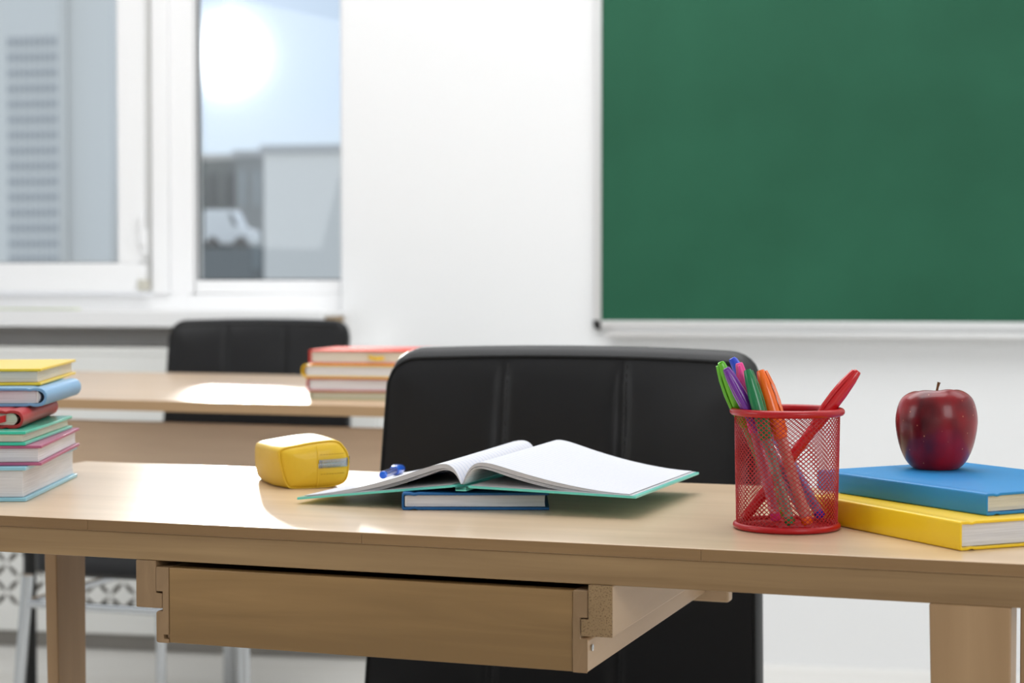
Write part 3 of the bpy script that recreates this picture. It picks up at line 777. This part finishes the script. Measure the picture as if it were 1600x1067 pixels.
# ------------------------------------------------------------------ pencil case
c0 = D(.1403, .2555, .7502)
pc = tag(empty('pencil_case', c0, W+R(18.9)), 'yellow zipped faux leather pencil case beside the open notebook', 'pencil case')
ylw = mat('yellow_faux_leather', srgb(228, 186, 44), .48, coat=.12, spec=.4, bump=(260, .15))
ylw_d = mat('yellow_thread', srgb(190, 146, 24), .6)
PWc, PHc, PLc = .060, .0445, .125
sec = [(-.13, .70), (-.10, .85), (.16, .92), (.50, .99), (.80, 1.0), (.93, .86), (1.0, .66), (1.0, .34), (.94, .12), (.75, .02), (.45, 0), (.12, .0), (.0, .06), (-.08, .36)]
def cl(pts, n): 
    P = pts; out = []; m_ = len(P)
    for i in range(m_):
        a, b, c_, d_ = P[i-1], P[i], P[(i+1) % m_], P[(i+2) % m_]
        for k in range(n):
            t = k/n; out.append(tuple(.5*((2*q1)+(-q0+q2)*t+(2*q0-5*q1+4*q2-q3)*t*t+(-q0+3*q1-3*q2+q3)*t**3) for q0, q1, q2, q3 in zip(a, b, c_, d_)))
    return out
rim_ = cl(sec, 4); nr = len(rim_)
def csec(y, k, bulge=0):
    cx, cz = .5, .45; out = []
    for a, b in rim_:
        aa = cx+(a-cx)*k; bb = cz+(b-cz)*k
        if a < .5 and y > .004: aa -= .15*(1-b)*min(1, y/.04)
        aa += bulge*(a-cx); bb = max(bb+bulge*.3*(b-cz), 0.0) if True else bb
        out.append((aa*PWc+.02*y, y, max(0.0002, bb*PHc*(1-.4*max(0, y)))))
    return out
rows = [csec(.0, .93), csec(.0012, .985), csec(.004, 1.0, .01), csec(.03, 1.0, .05), csec(.07, 1.0, .07), csec(.105, .98, .05), csec(.119, .93, .02), csec(.125, .80)]
q = MB(); q.add([p for r_ in rows for p in r_], [(j*nr+i, j*nr+(i+1) % nr, (j+1)*nr+(i+1) % nr, (j+1)*nr+i) for j in range(len(rows)-1) for i in range(nr)]+[tuple((len(rows)-1)*nr+i for i in range(nr))])
# end cap: slightly puffed fan
rings = [(.93, 0), (.86, -.0022), (.70, -.0042), (.45, -.0055), (.2, -.006)]
vs = []
for k, y in rings:
    for a, b in rim_: vs.append(((.5+(a-.5)*k)*PWc, y, max(.0003, (.45+(b-.45)*k)*PHc)))
vs.append((.5*PWc, -.0061, .45*PHc)); n_ = len(rings)
q.add(vs, [(j*nr+i, (j+1)*nr+i, (j+1)*nr+(i+1) % nr, j*nr+(i+1) % nr) for j in range(n_-1) for i in range(nr)]+[((n_-1)*nr+i, n_*nr, (n_-1)*nr+(i+1) % nr) for i in range(nr)])
q.build('body', ylw, pc, ang=60)
def capy(a, b):
    # y of the end cap at (a,b) in section units
    k = max(abs(a-.5)/.5, abs(b-.47)/.5); k = min(1, k)
    import bisect
    ks = [0, .2, .45, .70, .86, .93, 1.0]; ys = [-.0061, -.006, -.0055, -.0042, -.0022, 0, .003]
    for i in range(6):
        if ks[i] <= k <= ks[i+1]:
            t = (k-ks[i])/(ks[i+1]-ks[i]); return ys[i]+(ys[i+1]-ys[i])*t
    return .003
def CP(a, b, dy=0): return (a*PWc, capy(a, b)+dy, b*PHc)
q = MB(); q.tube([p for p in csec(.0004, .975)], .0008, 6, closed=True); q.tube([CP(.475, .03+.94*k/20*.97, -.0001) for k in range(21)], .0007, 6)
q.build('piping', ylw, pc)
# tape panel right of the seam, raised a little
q = MB()
q.grid(lambda u, v: CP(.49+.47*u, .10+.80*v, -.0006), 10, 10)
# stitches
st_ = MB()
for b in (.72, .30):
    for k in range(9):
        a = .52+.045*k; st_.tube([CP(a, b+.03*(a-.5), -.0003), CP(a+.028, b+.03*(a-.47), -.0003)], .00035, 5)
st_.build('stitching', ylw_d, pc)
zt = MB(); zt.add([CP(.49, .44, -.0007), CP(.96, .46, -.0007), (1.025*PWc, .010, .47*PHc), (1.025*PWc, .010, .64*PHc), CP(.96, .63, -.0007), CP(.49, .60, -.0007)], [(0, 1, 4, 5), (1, 2, 3, 4)])
zt.grid(lambda u, v: (PWc*(1.025+.04*math.sin(math.pi*u*.5))+.0004-.006*u, .010+.095*u, PHc*(.47+.17*v)), 8, 2)
o_ = zt.build('zip_tape', mat('dark_zip_gap', (.03, .025, .01), .8), pc, ang=80)
zz = MB()
path = [Vector(CP(.49+.0235*k, .52+.001*k, -.0012)) for k in range(21)]+[Vector((PWc*(1.025+.04*math.sin(math.pi*u*.5))+.001-.006*u, .010+.095*u, PHc*.552)) for u in [i/40 for i in range(41)]]
pl = [path[0]]; acc = 0; step = .0017; s_i = 0
cum = [0]
for a, b in zip(path, path[1:]): cum.append(cum[-1]+(b-a).length)
tt = 0; idx = 0; cnt = 0
while tt < cum[-1]:
    while idx < len(cum)-2 and cum[idx+1] < tt: idx += 1
    f = (tt-cum[idx])/max(1e-9, cum[idx+1]-cum[idx]); p = path[idx].lerp(path[idx+1], f); dd = (path[idx+1]-path[idx]).normalized()
    for sg in (1, -1):
        c_ = p+Vector((0, 0, sg*.0018))+dd*(step*.5 if sg > 0 else 0)
        zz.tube([c_+Vector((0, 0, -.0022)), c_, c_+Vector((0, 0, .0022))], [.0006, .0008, .0006], 5)
    tt += step; cnt += 1
zz.build('zip_teeth', M['chrome'], pc)

# ------------------------------------------------------------------ apple
ap = tag(empty('apple', D(.7385, .2640, .7883), 0), 'shiny dark red apple standing on the bright blue book', 'apple')
def apple_mat():
    m = bpy.data.materials.new('red_apple_skin'); m.use_nodes = True; t = m.node_tree; p = t.nodes['Principled BSDF']
    c = t.nodes.new('ShaderNodeTexCoord'); mp = t.nodes.new('ShaderNodeMapping'); mp.inputs['Scale'].default_value = (40, 40, 14); t.links.new(c.outputs['Object'], mp.inputs[0])
    n = t.nodes.new('ShaderNodeTexNoise'); n.inputs['Scale'].default_value = 1; n.inputs['Detail'].default_value = 5; t.links.new(mp.outputs[0], n.inputs[0])
    n2 = t.nodes.new('ShaderNodeTexNoise'); n2.inputs['Scale'].default_value = 26; t.links.new(c.outputs['Object'], n2.inputs[0])
    ad = t.nodes.new('ShaderNodeMath'); ad.operation = 'MULTIPLY_ADD'; ad.inputs[1].default_value = .5; t.links.new(n.outputs[0], ad.inputs[0]); t.links.new(n2.outputs[0], ad.inputs[2])
    r = t.nodes.new('ShaderNodeValToRGB'); e = r.color_ramp.elements; e[0].position = .55; e[0].color = (*srgb(66, 2, 14), 1); e[1].position = 1.0; e[1].color = (*srgb(176, 6, 20), 1)
    t.links.new(ad.outputs[0], r.inputs[0])
    v = t.nodes.new('ShaderNodeTexVoronoi'); v.inputs['Scale'].default_value = 190; t.links.new(c.outputs['Object'], v.inputs['Vector'])
    l = t.nodes.new('ShaderNodeMapRange'); l.inputs[1].default_value = .10; l.inputs[2].default_value = .15; l.inputs[3].default_value = 1; l.inputs[4].default_value = 0; t.links.new(v.outputs['Distance'], l.inputs[0])
    n3 = t.nodes.new('ShaderNodeMath'); n3.operation = 'GREATER_THAN'; n3.inputs[1].default_value = .62; sx = t.nodes.new('ShaderNodeSeparateColor'); t.links.new(v.outputs['Color'], sx.inputs[0]); t.links.new(sx.outputs[0], n3.inputs[0])
    mu = t.nodes.new('ShaderNodeMath'); mu.operation = 'MULTIPLY'; t.links.new(l.outputs[0], mu.inputs[0]); t.links.new(n3.outputs[0], mu.inputs[1])
    m3 = t.nodes.new('ShaderNodeMath'); m3.operation = 'MULTIPLY'; m3.inputs[1].default_value = .6; t.links.new(mu.outputs[0], m3.inputs[0])
    mx = t.nodes.new('ShaderNodeMix'); mx.data_type = 'RGBA'; t.links.new(m3.outputs[0], mx.inputs[0]); t.links.new(r.outputs[0], mx.inputs[6]); mx.inputs[7].default_value = (*srgb(226, 150, 110), 1)
    t.links.new(mx.outputs[2], p.inputs['Base Color']); p.inputs['Roughness'].default_value = .3; p.inputs['Specular IOR Level'].default_value = .3; p.inputs['Coat Weight'].default_value = .3; p.inputs['Coat Roughness'].default_value = .15
    return m
prof = catmull([(.0004, .006), (.006, .004), (.012, .0008), (.0175, .0), (.0245, .0065), (.0300, .0190), (.0331, .0350), (.0328, .0470), (.0290, .0585), (.0215, .0645), (.0140, .0652), (.0075, .0610), (.0025, .0570), (.0004, .0555)], 5)
def af(r, z_, t):
    k = 1+.012*math.sin(5*t+.6)*(1-z_/.066)+.015*math.sin(2*t+1.0)+.010*math.sin(3*t+2.0)*(z_/.066)
    dz = .0016*math.sin(t+2.6)*(z_/.066)**2*min(1, r/.01)+.0004*math.sin(5*t)*math.exp(-((r-.016)/.006)**2)*(1 if z_ > .05 else 0)
    return r*k, max(0, z_+dz) if z_ < .01 else z_+dz
q = MB(); q.lathe(prof, 64, rf=af); q.build('apple_skin', apple_mat(), ap, ang=80)
q = MB(); q.tube(catmull([(0, 0, .056), (.0002, 0, .0625), (.0010, 0, .068), (.0022, 0, .0725)], 5), [.0011]*8+[.0010]*4+[.0012]*3+[.0017], 8)
q.build('stem', mat('brown_apple_stem', srgb(120, 84, 52), .8), ap)

# ------------------------------------------------------------------ outside, seen through the window
gd = abox('ground', mat('grey_courtyard', (.52, .53, .51), .9, vary=(.3, (.42, .44, .41), .8)), (-140, 12, -8.2), (60, 160, -8)); tag(gd, 'grey yard far below the window', 'ground'); gd['kind'] = 'structure'
def PX(px, py, Y): return P_(px, py, Y)
def building(label, Y, x0p, x1p, ytop, depth, wallm, winm, cols, rows_, band=None, z0=-8, floor_py=None, tower=False, skip_left=0):
    a = PX(x0p, ytop, Y); b = PX(x1p, ytop, Y); H = a.z-z0; w_ = b.x-a.x
    e_ = tag(empty('building', (a.x, Y, z0)), label, 'building')
    abox('wall', wallm, (0, 0, 0), (w_, depth, H), e_)
    abox('roof', mat('grey_roof', (.5, .5, .5), .8), (-.1, -.1, H), (w_+.1, depth+.1, H+.25), e_)
    if cols:
        dx = w_/cols; fh = H/rows_
        base = None
        for r_ in range(rows_):
            for c_ in range(cols):
                x = dx*(c_+.5); z_ = fh*(r_+.5)
                if base is None:
                    base = abox('window', winm, (-dx*.27, -.05, -fh*.28), (dx*.27, .05, fh*.28), e_); o = base
                else:
                    o = base.copy(); COL.objects.link(o); o.parent = e_
                o.location = (x, 0, z_)
    return e_
wm_pale = mat('pale_concrete', (.88, .85, .80), .85); wm_light = mat('light_plaster', (.93, .91, .87), .85)
wm_grey = mat('grey_plaster', (.26, .27, .27), .85); wm_dark = mat('dark_slate_cladding', (.13, .15, .15), .8); wn = mat('building_glazing', (.30, .33, .34), .4); wnd = mat('dark_glazing', (.05, .06, .07), .3)
building('pale tower block with a column of small grouped windows, left window pane', 60, -60, 171, -160, 8, wm_light, wn, 0, 0)
# the tower's window column: balcony grid of small openings
a = PX(24, 10, 59.9); b = PX(104, 10, 59.9)
tw = tag(empty('stair_tower', (a.x, 59.2, -8)), 'stair tower with a lattice facade of small openings on the pale block', 'building')
wt = b.x-a.x; abox('wall', mat('tower_plaster', (.90, .88, .84), .85), (0, 0, 0), (wt, .7, PX(24, -160, 59.9).z+8), tw)
rowh = 25.5/F*60; z1 = PX(24, 262, 59.9).z+8
base = None
for r_ in range(-6, 14):
    for c_ in range(5):
        zc = z1+rowh*(3-r_+2)-rowh*3
        q = None
        x = wt*(c_+.5)/5
        if base is None:
            q = MB(); ww = wt/5*.42; hh = rowh*.34
            q.box((-ww, -.04, -hh), (-ww*.3, .02, hh)); q.box((ww*.3, -.04, -hh), (ww, .02, hh)); q.box((-ww*.3, -.04, -hh*.25), (ww*.3, .02, hh*.25))
            base = q.build('window_slot', mat('grey_opening', (.58, .58, .58), .6), tw, smooth=False); o = base
        else:
            o = base.copy(); COL.objects.link(o); o.parent = tw
        o.location = (x, 0, zc)
building('dark slate building beside the pale tower, right edge of left pane', 75, 170, 250, 266, 10, wm_dark, wnd, 3, 5)
building('dark slate office block low in the right window pane', 70, 240, 372, 252, 9, wm_dark, wnd, 5, 6)
building('mid grey block between the dark block and light wall', 64, 368, 413, 246, 9, wm_grey, wn, 2, 6)
building('light grey long building at the right of the window', 55, 412, 640, 240, 10, wm_pale, wn, 0, 5)
# parked van, on a raised deck
p = PX(318, 392, 37)
vn = tag(empty('van', (p.x, 37, -8)), 'white van parked on the roof deck below the window', 'van')
q = MB(); q.prism([(-12.7, 34), (-11.6, 34), (-15.7, 46), (-17.3, 46)], -8, p.z); dk = q.build('roof_deck', mat('grey_deck', (.22, .23, .23), .9), smooth=False); tag(dk, 'grey flat roof deck outside that carries the white van', 'roof'); dk['kind'] = 'structure'
vn.location.z = p.z
q = MB(); q.prism([(0, .15), (1.05, .15), (1.05, .42), (.78, .50), (.62, .86), (.0, .86)], 0, -.6, XZ); q.build('body', mat('white_van_paint', (.75, .76, .76), .3), vn, .04)
q = MB(); q.prism([(.66, .52), (.76, .52), (.63, .78), (.55, .78)], .01, 0, XZ); q.build('side_window', wnd, vn)
for x in (.2, .82):
    q = MB(); q.lathe([(.01, 0), (.15, 0), (.15, .12), (.01, .12)], 16, Matrix.Translation((x, .0, .15)) @ Matrix.Rotation(R(-90), 4, 'X')); q.build('wheel', M['black_plastic'], vn)
